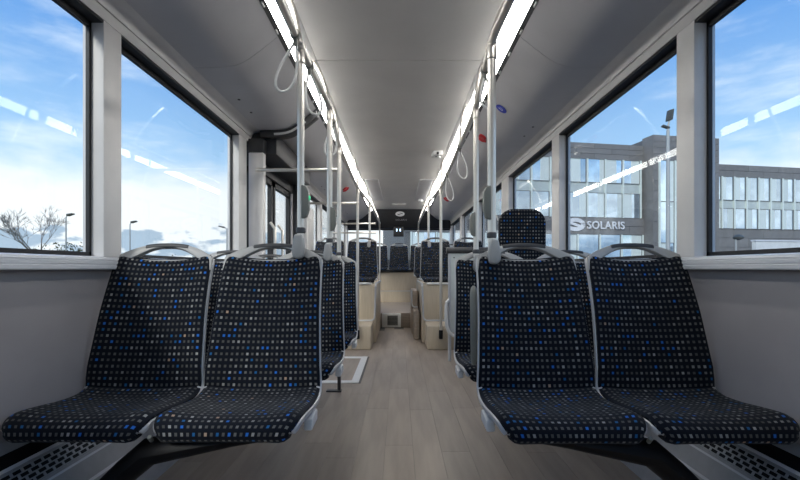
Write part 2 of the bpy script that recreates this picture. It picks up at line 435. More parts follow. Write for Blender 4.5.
# ------------------------------------------------------------------ heaters along the walls
for s in (-1, 1):
    ht = thing('floor_heater', 'low metal convector with slotted grille along the %s wall' % side_name[s], 'heater', (0, 0, 0))
    P0, P1 = Vector((1.258, .425)), Vector((1.125, .20))
    yb = 3.45
    def L(t): return P0+(P1-P0)*t
    def band(t0, t1, thick, m, nm, y0=YF, y1=yb):
        a, b = L(t0), L(t1); nrm = Vector((-(P1-P0).y, (P1-P0).x)).normalized()
        nrm = -nrm if nrm.x > 0 else nrm
        pts = [a, b, b+nrm*thick, a+nrm*thick]
        return MB().prism([(s*q.x, q.y) for q in pts], y0, y1).build(nm, m, ht)
    MB().prism([(s*P0.x, P0.y), (s*P1.x, P1.y), (s*1.125, 0), (s*1.259, 0)], YF, yb).build('body', 'heater_grey', ht)
    band(.14, .30, .002, 'black_metal', 'black_inlay')
    band(.30, .34, .012, 'sill', 'edge_bar')
    band(.36, .62, .0015, 'black_metal', 'grille_bed')
    # slotted grille: light bridges between dark slots
    g = MB(); a, b = L(.37), L(.61); d = (b-a)
    nrm = Vector((-(P1-P0).y, (P1-P0).x)).normalized(); nrm = -nrm if nrm.x > 0 else nrm
    for k in range(5):
        q0 = a+d*(k/4)-d*.035; q1 = a+d*(k/4)+d*.035
        g.prism([(s*q.x, q.y) for q in (q0, q1, q1+nrm*.004, q0+nrm*.004)], .9, 2.6)
    for r in range(4):
        for k in range(42):
            yy = .92+k*.04+(.02 if r % 2 else 0)
            q0 = a+d*(r/4); q1 = a+d*((r+1)/4)
            g.prism([(s*q.x, q.y) for q in (q0, q1, q1+nrm*.004, q0+nrm*.004)], yy, yy+.009)
    o = g.build('grille', 'heater_grey', ht, smooth_=False); o['kind'] = 'stuff'
    band(.66, .69, .006, 'sill', 'edge_bar')
    band(.96, 1.0, .008, 'sill', 'edge_bar')

# ------------------------------------------------------------------ podiums, steps, bench
for s in (-1, 1):
    pd = thing('wheel_podium', 'pale wood-clad wheel box with foot step carrying the raised %s seats' % side_name[s], 'podium', (0, 0, 0))
    MB().box(*sorted((s*.335, s*1.226)), 5.26, 5.80, 0, .287).build('foot_step', 'podium_wood', pd, bevel=.02)
    MB().box(*sorted((s*.30, s*1.226)), 5.75, 7.22, 0, .765).build('seat_box', 'podium_wood', pd, bevel=.02)
    pts = [(s*.305, 7.2, .77), (s*.305, 5.80, .77), (s*.305, 5.745, .74), (s*.318, 5.745, .34), (s*.33, 5.742, .31), (s*.36, 5.74, .294), (s*1.2, 5.74, .294)]
    MB().tube(pts, .013, 8).build('edge_trim', 'shell_edge', pd)
    MB().tube([(s*.36, 5.74, .775), (s*1.2, 5.74, .775)], .013, 8).build('edge_trim', 'shell_edge', pd)
st = thing('aisle_step', 'brown wood step with a heater grille across the rear aisle', 'step', (0, 0, 0))
MB().box(-1.226, 1.226, 7.25, 9.55, 0, .24).build('tread_block', 'step_wood', st, bevel=.008)
MB().box(-.28, .03, 7.225, 7.25, .005, .235).build('grille_frame', 'white_plastic', st, bevel=.006)
MB().box(-.19, -.02, 7.215, 7.227, .04, .20).build('grille_bed', 'charcoal', st)
for k in range(7): MB().box(-.19, -.02, 7.209, 7.216, .05+k*.022, .058+k*.022).build('slat', 'grey_box', st)
st2 = thing('aisle_step', 'upper pale step in front of the rear bench', 'step', (0, 0, 0))
MB().box(-1.226, 1.226, 9.57, 9.87, .0, .48).build('tread_block', 'podium_wood', st2, bevel=.008)
MB().box(-1.2, 1.2, 9.565, 9.60, .472, .484).build('nosing', 'shell_edge', st2)
bn = thing('bench_box', 'pale wood bench box under the rear row of seats', 'bench', (0, 0, 0))
MB().box(-1.226, 1.226, 9.9, 10.48, .0, .885).build('front_box', 'podium_wood', bn, bevel=.01)
MB().tube([(-1.2, 9.9, .895), (1.2, 9.9, .895)], .014, 8).build('edge_trim', 'charcoal', bn)
rp = thing('seat_pedestal', 'pale wood pedestal under the second raised right seat row', 'pedestal', (0, 0, 0))
MB().box(.34, 1.226, 8.02, 8.60, .242, .78).build('box', 'podium_wood', rp, bevel=.015)
MB().tube([(.345, 8.02, .25), (.345, 8.02, .78), (1.2, 8.02, .785)], .012, 8).build('edge_trim', 'shell_edge', rp)
ab = thing('aisle_box', 'small brown stepped box with pale trim beside the right podium', 'box', (0, 0, 0))
MB().box(.20, .285, 6.0, 6.9, 0, .40).build('lower_box', 'step_wood', ab, bevel=.025)
MB().box(.185, .285, 6.5, 7.2, 0, .65).build('upper_box', 'step_wood', ab, bevel=.02)
MB().tube([(.19, 6.5, .65), (.19, 6.49, .46), (.2, 6.48, .42), (.23, 6.47, .405), (.28, 6.47, .405)], .011, 8).build('edge_trim', 'shell_edge', ab)

# floor ramp hatch by the door
hr = thing('ramp_plate', 'floor ramp plate with pale frame in front of the left door', 'ramp', (0, 0, 0))
MB().box(-1.2, -.40, 3.80, 4.80, 0, .003).build('plate', 'floor_wood', hr)
g = MB(); g.box(-1.2, -.35, 3.74, 3.82, 0, .005); g.box(-1.2, -.35, 4.76, 4.85, 0, .005); g.box(-.41, -.345, 3.74, 4.85, 0, .0055)
g.build('frame', 'white_plastic', hr)
MB().box(-.345, -.325, 3.74, 4.85, 0, .003).build('rubber_edge', 'charcoal', hr)

# ------------------------------------------------------------------ left door
dr = struct('door_1', 'double glass door in dark frames on the left side')
MB().box(-1.30, -1.0, 3.6, 4.97, H+.93, H+1.11).build('mechanism_box', 'dark_plastic', dr, bevel=.015)
MB().box(-1.27, -1.20, 3.58, 4.98, H+.84, H+.93).build('header', 'gasket', dr)
for k, (a, b) in enumerate(((3.60, 4.27), (4.30, 4.96))):
    lf = MB(); x0, x1 = -1.262, -1.222
    lf.box(x0, x1, a, a+.055, .01, H+.86); lf.box(x0, x1, b-.055, b, .01, H+.86); lf.box(x0, x1, a, b, .01, .12); lf.box(x0, x1, a, b, H+.79, H+.86)
    leaf = lf.build('leaf', 'gasket', dr)
    MB().box(-1.245, -1.239, a+.05, b-.05, .11, H+.80).build('pane', 'glass', leaf)
    MB().tube([(-1.215, b-.12 if k == 0 else a+.12, .6), (-1.17, b-.12 if k == 0 else a+.12, .66), (-1.17, b-.12 if k == 0 else a+.12, 1.35), (-1.215, b-.12 if k == 0 else a+.12, 1.41)], .014, 8).build('handle', 'steel', leaf)
dp = thing('door_post', 'white upright post at the front edge of the left door', 'post', (-1.15, 3.555, 0))
MB().box(-.06, .06, -.02, .05, 0, H+.93).build('post', 'pillar', dp, bevel=.008)
MB().box(-.065, .065, -.025, .055, H+.93, H+1.04).build('cap', 'charcoal', dp, bevel=.006)
dp2 = thing('door_post', 'dark upright post at the rear edge of the left door', 'post', (-1.17, 5.04, 0))
MB().box(-.04, .06, -.03, .03, 0, H+1.0).build('post', 'charcoal', dp2, bevel=.008)
# arched dark band over the door with a pale inlay
ar = thing('door_arch', 'dark curved arch band with pale stripe crossing the duct cover above the door', 'trim', (0, 0, 0))
pr0 = prof[:-1]+[(1.13, 1.116)]
MB().prism([(-x, H+z) for x, z in pr0]+[(-x+.012, H+z-.06) for x, z in reversed(pr0)], 3.56, 3.64).build('band', 'charcoal', ar, bevel=.006)
MB().tube([(-x+.006, 3.555, H+z-.034) for x, z in pr0[1:8]], .010, 8).build('inlay', 'white_plastic', ar)

# ================================================================== SEATS
path = [(.045, .437), (.012, .442), (-.006, .458), (-.002, .482), (.022, .499), (.07, .506), (.15, .500), (.24, .490), (.32, .487), (.372, .494),
        (.402, .512), (.416, .545), (.431, .60), (.449, .67), (.469, .745), (.491, .82), (.516, .897), (.543, .970), (.565, 1.021), (.574, 1.039)]
def resample(pts, n):
    d = [0]
    for a, b in zip(pts, pts[1:]): d.append(d[-1]+math.dist(a, b))
    out = []
    # catmull-rom through the points, parametrised by arc length
    for k in range(n+1):
        t = d[-1]*k/n
        i = max(j for j in range(len(d)-1) if d[j] <= t+1e-9); f = (t-d[i])/(d[i+1]-d[i])
        p = [Vector(pts[max(0, min(len(pts)-1, j))]) for j in (i-1, i, i+1, i+2)]
        q = .5*((2*p[1])+(-p[0]+p[2])*f+(2*p[0]-5*p[1]+4*p[2]-p[3])*f*f+(-p[0]+3*p[1]-3*p[2]+p[3])*f**3)
        out.append((q.x, q.y, t))
    return out
NP = 64
PTH = resample(path, NP)
JN = min(range(NP+1), key=lambda k: math.dist(PTH[k][:2], (.402, .512)))
def halfw(y, z):
    if z < .52 and y < .40:
        if z < .459: y = -.004                          # under the front roll the pad keeps the width of its nose
        if y < .11:                                     # rounded front corners
            q = max(0, (.09-y)/.104); return .231-.046*(1-math.sqrt(max(0, 1-min(1, q)**2)))
        return .231
    t = max(0, min(1, (z-.51)/(1.039-.51))); w = .207+.024*(1-t)**1.5
    if z > 1.011: q = (z-1.011)/.032; w -= .022*(1-math.sqrt(max(0, 1-min(1, q)**2)))
    return w
def surf(k, u, extra=0, off=0):
    y, z, t = PTH[k]
    a = PTH[max(0, k-1)]; b = PTH[min(NP, k+1)]
    d = Vector((b[0]-a[0], b[1]-a[1])).normalized(); n = Vector((-d.y, d.x))      # up/forward side normal
    hw = halfw(y, z)+extra
    back = max(0, min(1, (z-.50)/.08)) if y > .36 else 0
    cush = 1-back
    dish = cush*(.016*abs(u)**2.5)*max(0, min(1, y/.06))+back*(.035*abs(u)**2.4)*(1-.35*max(0, (z-.8)/.2))
    e = max(0, (abs(u)-.86)/.14)
    rnd = -.016*e*e
    pz = 0
    if z > .94: pz = -.016*(1-u*u)*(z-.94)/.099          # top edge dips in the middle
    p = Vector((u*hw, y, z+pz))
    o = dish+rnd+off
    return Vector((p.x, p.y+n.x*o, p.z+n.y*o)), t
def pad(name, k0, k1, m, parent, extra=0, off=0, thick=.022, nu=20):
    us = [math.sin((i/nu-.5)*PI*.999)*.35+(2*i/nu-1)*.65 for i in range(nu+1)]
    v, f, uv = [], [], []
    ks = list(range(k0, k1+1))
    for side in (0, 1):
        for k in ks:
            endf = 0
            if side == 0:
                dk = min(k-k0, k1-k)
                endf = -.010 if dk == 0 else (-.003 if dk == 1 else 0)
            for u in us:
                p, t = surf(k, u, extra, off+endf-(thick if side else 0)); v.append(p); uv.append((u*.225+.5, t+.3))
    n, mrow = len(ks), nu+1
    def id_(s, r, c): return s*n*mrow+r*mrow+c
    for r in range(n-1):
        for c in range(nu):
            f.append((id_(0, r, c), id_(0, r, c+1), id_(0, r+1, c+1), id_(0, r+1, c)))
            f.append((id_(1, r, c), id_(1, r+1, c), id_(1, r+1, c+1), id_(1, r, c+1)))
        f.append((id_(0, r, 0), id_(0, r+1, 0), id_(1, r+1, 0), id_(1, r, 0)))
        f.append((id_(0, r, nu), id_(1, r, nu), id_(1, r+1, nu), id_(0, r+1, nu)))
    for c in range(nu):
        f.append((id_(0, 0, c), id_(1, 0, c), id_(1, 0, c+1), id_(0, 0, c+1)))
        f.append((id_(0, n-1, c), id_(0, n-1, c+1), id_(1, n-1, c+1), id_(1, n-1, c)))
    me = bpy.data.meshes.new(name); me.from_pydata([tuple(p) for p in v], [], f)
    ul = me.uv_layers.new(name='UVMap')
    for lp in me.loops: ul.data[lp.index].uv = uv[lp.vertex_index]
    for pl in me.polygons: pl.use_smooth = True
    bm = bmesh.new(); bm.from_mesh(me); bmesh.ops.recalc_face_normals(bm, faces=bm.faces)
    for e in bm.edges:
        if len(e.link_faces) == 2 and e.calc_face_angle(0) > .9: e.smooth = False
    bm.to_mesh(me); bm.free()
    me.materials.append(M[m]); return link(name, me, parent)
def top_piece(parent):
    """plastic shoulders and arched grab handle above the pad"""
    dirv = Vector((0, .34, .940)); o0 = Vector((0, .559, 1.022))
    nrm = Vector((0, -.940, .34))
    hw = .208
    def zo(x): return .062*(1-abs(x/hw)**2.4)+.012
    def cv(x): return -.016*(1-(x/hw)**2)+.012
    n = 28; xs = [hw*(2*k/n-1) for k in range(n+1)]
    outer = [(x, zo(x)) for x in xs]
    hi = .143
    inner = []
    for k in range(17):
        x = hi*(1-2*k/16); t = 1-abs(x/hi)**3
        inner.append((x, cv(x)+.003+(zo(x)-.017-cv(x)-.003)*t))
    poly = outer+[(hw+.004, -.05), (hi, -.05)]+inner+[(-hi, -.05), (-hw-.004, -.05)]
    def ext(poly, th, nm, m, par, off=0, bev=.004):
        g = MB(); nn = len(poly)
        for sd in (0, 1):
            for x, t in poly:
                curve = -.018*(abs(x)/hw)**2
                p = o0+dirv*t+nrm*((.5-sd)*th+off-.024)+Vector((0, curve, 0)); p.x = x; g.v.append(tuple(p))
        g.f.append(tuple(range(nn))); g.f.append(tuple(range(2*nn-1, nn-1, -1)))
        for k in range(nn):
            j = (k+1) % nn; g.f.append((k, j, nn+j, nn+k))
        return g.build(nm, m, par, bevel=bev)
    tp = ext(poly, .026, 'handle_frame', 'shell', parent)
    xs2 = [-.095+.19*k/14 for k in range(15)]
    ext([(x, zo(x)+.0025) for x in xs2]+[(x, zo(x)-.017) for x in reversed(xs2)], .031, 'grip', 'charcoal', tp, 0, .005)
    xs3 = [-.15+.30*k/14 for k in range(15)]
    ext([(x, cv(x)+.003) for x in xs3]+[(x, -.05) for x in reversed(xs3)], .020, 'lower_lip', 'shell', tp)
def make_seat(name, label):
    t = thing(name, label, 'seat')
    pad('cushion', 0, JN, 'fabric', t)
    pad('backrest', JN, NP, 'fabric', t)
    pad('shell', 1, NP-1, 'shell_edge', t, extra=.005, off=-.011, thick=.014)
    top_piece(t)
    return t
seat0 = make_seat('bus_seat', '')
used = [False]
def seat(x, y, z, label, group, cap=0):
    if not used[0]:
        used[0] = True; r = seat0; r.location = (x, y, z); r['label'] = label; r['group'] = group
    else: r = dup(seat0, (x, y, z), 0, label, group, skip=('side_cap',))
    if cap:
        MB().prism([(.17, .418), (.27, .424), (.275, .465), (.18, .455)], *sorted((cap*.215, cap*.246)), axis='x').build('side_cap', 'white_plastic', r, bevel=.006)
    return r
YO = .572           # seat-local y of the back top
rowsL = [1.918, 2.67, 3.46]; rowsR = [1.906, 2.64]
gl, gr_ = 'double seats by the left windows', 'double seats by the right windows'
lab = {(-1, 0): 'nearest row', (-1, 1): 'second row', (-1, 2): 'third row, by the door'}
for r, y in enumerate(rowsL):
    wd = ['nearest row', 'second row', 'third row, just before the door'][r]
    seat(-.545, y-YO, 0, 'dotted navy fabric bus seat at the aisle, left side, '+wd, gl, 1)
    seat(-1.018, y-YO, 0, 'dotted navy fabric bus seat at the window, left side, '+wd, gl)
for r, y in enumerate(rowsR):
    wd = ['nearest row', 'second row'][r]
    seat(.545, y-YO, 0, 'dotted navy fabric bus seat at the aisle, right side, '+wd, gr_, -1)
    seat(1.018, y-YO, 0, 'dotted navy fabric bus seat at the window, right side, '+wd, gr_)
for s in (-1, 1):
    for k, x in enumerate((.537, 1.016)):
        seat(s*x, 6.5-YO, .345, 'dark seat on the %s wheel podium, %s' % (side_name[s], ('aisle side', 'window side')[k]), 'raised seats on the wheel podiums')
for k, x in enumerate((.52, .999)):
    seat(x, 8.6-YO, .36, 'dark seat in the second raised row on the right, %s' % ('aisle side', 'window side')[k], 'raised seats on the wheel podiums')
for k, wd in zip(range(-2, 3), ('leftmost', 'second from the left', 'middle', 'second from the right', 'rightmost')):
    seat(k*.480, 10.33-YO, .475, 'dark seat of the rear bench row under the back window, '+wd, 'rear row of five seats')

# seat supports (black cantilever frames)
def support(s, y, label):
    t = thing('seat_support', label, 'seat frame', (0, y, 0))
    g = MB().tube([(s*.38, .12, .432), (s*.55, .10, .420), (s*.70, .085, .404), (s*.81, .085, .385), (s*.90, .10, .31), (s*1.0, .13, .22), (s*1.13, .16, .13)],
                  [.016, .026, .038, .044, .042, .040, .040], 12, flat=1.25)
    g.build('arm', 'black_metal', t)
    MB().tube([(s*.98, .30, .425), (s*1.24, .30, .425)], .018, 10).build('cross_beam', 'black_metal', t)
    for x in (.535, 1.014):
        MB().box(*sorted((s*(x-.15), s*(x+.15))), .10, .36, .425, .45).build('seat_plate', 'black_metal', t, bevel=.006)
    MB().tube([(s*.781, .03, .452), (s*.782, .045, .435)], .007, 8).build('link_bolt', 'grey_box', t)
    return t
for r, y in enumerate(rowsL): support(-1, y-YO, ('black cantilever arm under the nearest left seats', 'black arm under the second left seat row', 'black arm under the third left seat row')[r])
for r, y in enumerate(rowsR): support(1, y-YO, ('black cantilever arm under the nearest right seats', 'black arm under the second right seat row')[r])
# steel leg under the second left row
lg = thing('seat_stand', 'steel stand with foot plate under the third left aisle seat', 'stand', (-.475, 3.50, 0))
MB().box(-.012, .012, -.02, .02, .01, .36).build('upright', 'bracket', lg, bevel=.003)
MB().box(-.2, .02, -.02, .02, .36, .39).build('cross_bar', 'bracket', lg, bevel=.003)
MB().box(-.10, .02, -.03, .03, 0, .012).build('foot', 'bracket', lg, bevel=.003)

# wheelchair backrest pad
wp = thing('wheelchair_backrest', 'tall round-topped dotted backrest pad behind the second right seat row', 'backrest', (.86, 3.08, 0))
def roundpad(parent):
    hw, z0, z1, r = .163, .40, 1.392, .10
    out = [(-hw, z0)]+[(hw, z0)]
    out += [(hw-r+r*math.cos(a), z1-r+r*math.sin(a)) for a in [PI/2*k/10 for k in range(11)]]
    out += [(-hw+r-r*math.sin(a), z1-r+r*math.cos(a)) for a in [PI/2*k/10 for k in range(11)]]
    g = MB().prism(out, -.03, .03); o = g.build('pad', 'fabric', parent, bevel=.018, seg=3)
    me = o.data; ul = me.uv_layers.new(name='UVMap')
    for lp in me.loops:
        c = me.vertices[lp.vertex_index].co; ul.data[lp.index].uv = (c.x+.5, c.z)
roundpad(wp)
MB().box(-.13, .13, .03, .05, .02, 1.30).build('back_board', 'grey_box', wp, bevel=.008)
MB().box(-.06, .06, .01, .09, 0, .45).build('post', 'bracket', wp, bevel=.006)

# partition ahead of the right podium, with padded rail, and its loop handle
pt = thing('partition', 'pale grey-green partition panel with dark padded top rail before the right podium', 'partition', (.0, 4.65, 0))
MB().box(.53, 1.215, -.012, .012, .30, 1.145).build('panel', 'partition', pt, bevel=.006)
MB().tube([(.50, -.005, 1.165), (1.2, -.005, 1.165)], .034, 12).build('top_rail', 'charcoal', pt)
MB().tube([(.535, 0, .0), (.535, 0, 1.16)], .017, 10).build('frame_post', 'shell_edge', pt)
MB().tube([(.54, 0, .33), (1.2, 0, .33)], .014, 8).build('frame_rail', 'shell_edge', pt)
MB().lathe([(.006, 0), (.008, .003), (.004, .006)], (.58, -.012, 1.09), (0, -1, 0), 8).build('screw', 'bracket', pt)
MB().tube([(.53, -.01, .64), (.505, -.02, .62), (.497, -.02, .58), (.495, -.02, .45), (.505, -.02, .36), (.53, -.02, .30), (.57, -.02, .27), (.62, -.02, .265)], .018, 10).build('loop_handle', 'white_plastic', pt)
# raised armrest behind the near right aisle seat
arm = thing('armrest', 'grey folded-up armrest beside the second right aisle seat', 'armrest', (.352, 2.06, 0))
MB().tube([(0, 0, .53), (0, -.005, .56), (0, 0, .70), (0, .01, .86), (0, .012, .885), (0, .013, .897)], [.012, .017, .0185, .0185, .014, .005], 12, flat=1.1).build('pad', 'grey_box', arm)
MB().tube([(0, 0, .55), (.06, -.02, .50), (.10, -.06, .46)], .012, 8).build('hinge_arm', 'bracket', arm)

# ================================================================== POLES, RAILS
RZ = H+.955
rl = {1: [(.43, YF+.1), (.405, 0), (.396, 1.5), (.392, 1.86), (.455, 2.60), (.475, 3.4), (.493, 4.6), (.496, 5.21), (.436, 6.48), (.42, 7.6), (.42, 9.4)],
     -1: [(-.43, YF+.1), (-.424, 0), (-.424, 1.9), (-.413, 2.62), (-.466, 3.42), (-.488, 4.6), (-.490, 5.21), (-.432, 6.48), (-.415, 7.8), (-.41, 9.4)]}
def cr(pts, n=6):
    out = []
    P = [Vector(p) for p in pts]
    for i in range(len(P)-1):
        p = [P[max(0, i-1)], P[i], P[i+1], P[min(len(P)-1, i+2)]]
        for k in range(n):
            f = k/n; out.append(.5*((2*p[1])+(-p[0]+p[2])*f+(2*p[0]-5*p[1]+4*p[2]-p[3])*f*f+(-p[0]+3*p[1]-3*p[2]+p[3])*f**3))
    out.append(P[-1]); return out
def rail_x(s, y):
    for (x0, y0), (x1, y1) in zip(rl[s], rl[s][1:]):
        if y0 <= y <= y1: return x0+(x1-x0)*(y-y0)/(y1-y0)
    return rl[s][-1][0]
for s in (-1, 1):
    h = thing('handrail', 'long steel overhead handrail under the %s light strip' % side_name[s], 'handrail', (0, 0, 0))
    MB().tube(cr([(x, y, RZ) for x, y in rl[s]]), .0165, 12).build('tube', 'steel', h)
    for y in (.35, 1.88, 2.61, 3.42, 5.21, 6.48, 7.9, 9.3):
        x = rail_x(s, y); xo = s*.60
        p0 = Vector((x, y, RZ)); p1 = Vector((s*.556, y+.26, CZ-.010))
        MB().tube(bez(p0, (p0+p1)/2+Vector((-s*.01, .03, .07)), p1, 8), .013, 10).build('hanger', 'steel', h)
        MB().lathe([(.0175, -.03), (.0205, -.026), (.0205, .026), (.0175, .03)], (x, y, RZ), (0, 1, 0), 12).build('clamp', 'steel', h)
def pole(x, y, z0, z1, label, r=.0165, foot=None, box=None, clamp=None):
    t = thing('grab_pole', label, 'pole', (x, y, z0))
    MB().tube([(0, 0, 0), (0, 0, (z1-z0)*.5), (0, 0, z1-z0)], r, 16).build('tube', 'steel', t)
    if foot: MB().lathe([(.022, -.01), (.024, 0), (.024, .085), (.019, .095)], (0, 0, 0)).build('socket', 'black_metal', t)
    if clamp:
        # moulded grey clamp that grips the seat shoulder
        MB().lathe([(.0175, .03), (.021, .035), (.021, .05), (.0175, .055)], (0, 0, -.01)).build('collar', 'bracket', t)
        g = MB().prism([(-.020, .016), (.020, .016), (.026, -.015), (.030, -.06), (.022, -.086), (-.006, -.092), (-.030, -.078), (-.034, -.05)], -.024, .024)
        for i, v in enumerate(g.v): g.v[i] = (-clamp*v[0]*.82+clamp*.008, v[1]-.004, v[2])
        g.build('clamp', 'shell', t, bevel=.010, seg=3)
    MB().lathe([(r+.001, -.03), (r+.004, -.026), (r+.004, .02), (r+.001, .03)], (0, 0, z1-z0-.045)).build('collar', 'steel', t)
    return t
def button(x, y, z, side, label, led=True):
    t = thing('stop_button', label, 'button', (x, y, z))
    g = MB().prism([(-.004, -.07), (.016, -.06), (.026, -.03), (.026, .045), (.016, .068), (-.004, .075)], -.019, .019, 'y')
    for i, v in enumerate(g.v): g.v[i] = (v[0]*side+side*.012, v[1], v[2])
    g.build('housing', 'grey_box', t, bevel=.004)
    if led: MB().lathe([(.010, 0), (.010, .006), (.006, .008)], (side*.036, -.004, .02), (side, 0, 0), 12).build('push_button', 'green_led', t)
    return t
# near poles standing on seat shoulders
def pz(py, Y): return H+(VY-py)/F*Y
pole(-.424, 1.90, pz(238, 1.9), RZ, 'steel grab pole rising from the nearest left aisle seat', r=.0150, clamp=-1)
pole(-.413, 2.62, pz(246, 2.62), RZ, 'steel grab pole rising from the second left aisle seat', clamp=-1)
pole(-.466, 3.42, pz(258, 3.42), RZ, 'steel grab pole rising from the third left aisle seat', clamp=-1)
pole(.392, 1.86, pz(243, 1.86), RZ, 'steel grab pole rising from the nearest right aisle seat', r=.0175, clamp=1)
pole(.455, 2.60, pz(257, 2.60), RZ, 'steel grab pole rising from the second right aisle seat', r=.0155, clamp=1)
pole(-.490, 5.21, pz(338, 5.21), RZ, 'steel grab pole with black foot at the left podium step', r=.0165, foot=True)
pole(.496, 5.21, pz(338, 5.21), RZ, 'steel grab pole with black foot at the right podium step', r=.0165, foot=True)
pole(-.432, 6.48, 1.37, RZ, 'short steel pole on the left podium aisle seat', clamp=-1)
pole(.436, 6.48, 1.37, RZ, 'short steel pole on the right podium aisle seat', clamp=1)
for s in (-1, 1):
    t = thing('grab_pole', 'rear steel pole bending inwards at the %s of the back bench' % side_name[s], 'pole', (s*.41, 9.35, 0.24))
    MB().tube([(0, 0, 0), (0, 0, RZ-.24-.35)]+bez((0, 0, RZ-.24-.3), (0, 0, RZ-.24), (s*.0, -.3, RZ-.24), 6), .0165, 12).build('tube', 'steel', t)
button(-.424, 1.89, pz(203, 1.9), 1, 'grey stop button box on the nearest left pole')
button(.392, 1.85, pz(204, 1.86), -1, 'grey stop button box on the nearest right pole', False)
button(.455, 2.59, pz(225, 2.6), -1, 'small grey stop button box on the second right pole', False)
button(-.413, 2.61, pz(220, 2.62), 1, 'small grey stop button box on the second left pole', False)
# horizontal cross bars on the left
for y, x0, x1, lb in ((3.44, -1.10, -.466, 'horizontal steel bar from door post to the third left pole'), (5.21, -1.215, -.49, 'horizontal steel bar behind the left door'), (7.6, -1.215, -.42, 'far horizontal steel bar above the left rear seats')):
    t = thing('cross_bar', lb, 'bar', (x0, y, pz(170, 3.44)))
    MB().tube([(0, 0, 0), ((x1-x0)*.5, 0, 0), (x1-x0, 0, 0)], .0145, 12).build('tube', 'steel', t)
    for xx in (0, x1-x0): MB().lathe([(.0155, -.02), (.0185, -.015), (.0185, .015), (.0155, .02)], (xx, 0, 0), (1, 0, 0), 12).build('clamp', 'steel', t)
lowbar = thing('cross_bar', 'low steel bar in front of the rear left window', 'bar', (-1.215, 8.0, 1.62))
MB().tube([(0, 0, 0), (.4, 0, 0), (.8, 0, 0)], .0145, 12).build('tube', 'steel', lowbar)

# hanging strap loops
def strap(x, y, z, hgt, wid, label, tiltx=0, m='white_plastic'):
    t = thing('hanging_strap', label, 'strap', (x, y, z), group='hanging strap loops')
    pts = []
    for k in range(28):
        a = 2*PI*k/28; w = wid/2*(.25+.75*(1-math.cos(a))/2)
        pts.append((w*math.sin(a)+tiltx*(1-math.cos(a))/2, .3*w*math.sin(a), -hgt*(1-math.cos(a))/2-.022))
    MB().tube(pts, .0055, 8, closed=True, flat=1.0).build('loop', m, t)
    MB().lathe([(.019, -.014), (.021, -.011), (.021, .011), (.019, .014)], (0, 0, .012), (0, 1, 0)).build('clip', 'grey_box', t)
    MB().lathe([(.008, -.034), (.010, -.028), (.010, -.002)], (0, 0, 0), seg=10).build('hook', 'grey_box', t)
    return t
def strap_on(sd, Y, h, w, lb, tx=0): return strap(rail_x(sd, Y), Y, RZ-.012, h, w, lb, tx)
strap_on(-1, 1.80, .20, .10, 'white strap loop left of the nearest left pole', -.055)
strap_on(-1, 2.07, .20, .095, 'white strap loop right of the nearest left pole', .03)
strap_on(-1, 2.85, .20, .10, 'pale strap loop beyond the second left pole', -.02)
strap_on(1, 2.12, .15, .085, 'white strap loop between the two near right poles', .01)
strap_on(1, 3.45, .22, .11, 'pale strap loop under the right handrail, middle', .03)
strap_on(1, 4.45, .24, .11, 'pale strap loop under the right handrail, far', .03)

# ------------------------------------------------------------------ small fittings
def on_cove(px, py, s, fr=None):
    """point on the sloped cove face seen at a pixel"""
    tx, tz = abs(px-VX), VY-py
    for (x0, z0), (x1, z1) in zip(prof, prof[1:]):
        for k in range(21):
            x, z = x0+(x1-x0)*k/20, z0+(z1-z0)*k/20
            if z/x <= tz/tx: return Vector((s*x, x*F/tx, H+z)), Vector((-s*(z0-z1), 0, -(x1-x0))).normalized()
for px, py, r, lb in ((501.5, 108.5, .046, 'round blue wheelchair sticker on the right duct cover'), (491.5, 119, .034, 'small round blue sticker beside the second right pole')):
    p, n = on_cove(px, py, 1)
    t = thing('round_sticker', lb, 'sticker', p)
    MB().lathe([(r*.97, 0), (r, .001), (r, .004), (r*.5, .0045)], n*.001, n, 24).build('disc', 'blue', t)
    u = Vector((0, 1, 0)); w = n.cross(u)
    ring = [n*.0055-w*(.0)+(u*math.cos(a)+w*math.sin(a))*r*.34 for a in [PI*(.1+1.5*k/12) for k in range(13)]]
    MB().tube(ring, r*.035, 6).build('symbol', 'white_print', t)
    MB().tube([n*.0055+u*r*.1+w*r*.5*s_ for s_ in (-1, 0, .5)], r*.04, 6).build('symbol', 'white_print', t)
for px, py, s, lb in ((483, 136, 1, 'red emergency handle on the right duct cover'), (447, 198, 1, 'far red emergency handle on the right duct cover'), (345, 188, -1, 'red emergency handle on the left duct cover above the rear')):
    p, n = on_cove(px, py, s)
    t = thing('emergency_handle', lb, 'handle', p)
    w = n.cross(Vector((0, 1, 0)))
    MB().lathe([(.038, 0), (.038, .012), (.03, .018)], (0, 0, 0), n, 16).build('base', 'red', t)
    MB().tube([n*.02-w*.05, n*.035-w*.02, n*.035+w*.02, n*.02+w*.05], .011, 8).build('lever', 'red', t)
# ceiling camera
cc = thing('ceiling_camera', 'small white twin camera housing on the ceiling near the right strip', 'camera', (.446, 5.12, CZ))
MB().box(-.055, .055, -.07, .0, -.05, 0).build('housing', 'white_plastic', cc, bevel=.008)
MB().box(-.065, .045, .04, .12, -.055, 0).build('housing', 'white_plastic', cc, bevel=.008)
for x, y in ((.0, -.07), (-.01, .04)): MB().lathe([(.016, 0), (.014, .012), (.006, .018)], (x, y, -.03), (0, -1, -.4), 12).build('lens', 'dark_plastic', cc)
c2 = thing('ceiling_camera', 'tiny white camera below the rear right speaker housing', 'camera', (.42, 8.6, CZ-.016))
MB().lathe([(.045, 0), (.042, -.03), (.02, -.05)], (0, 0, 0)).build('dome', 'white_plastic', c2)
MB().lathe([(.014, -.045), (.01, -.056)], (0, 0, 0)).build('lens', 'dark_plastic', c2)
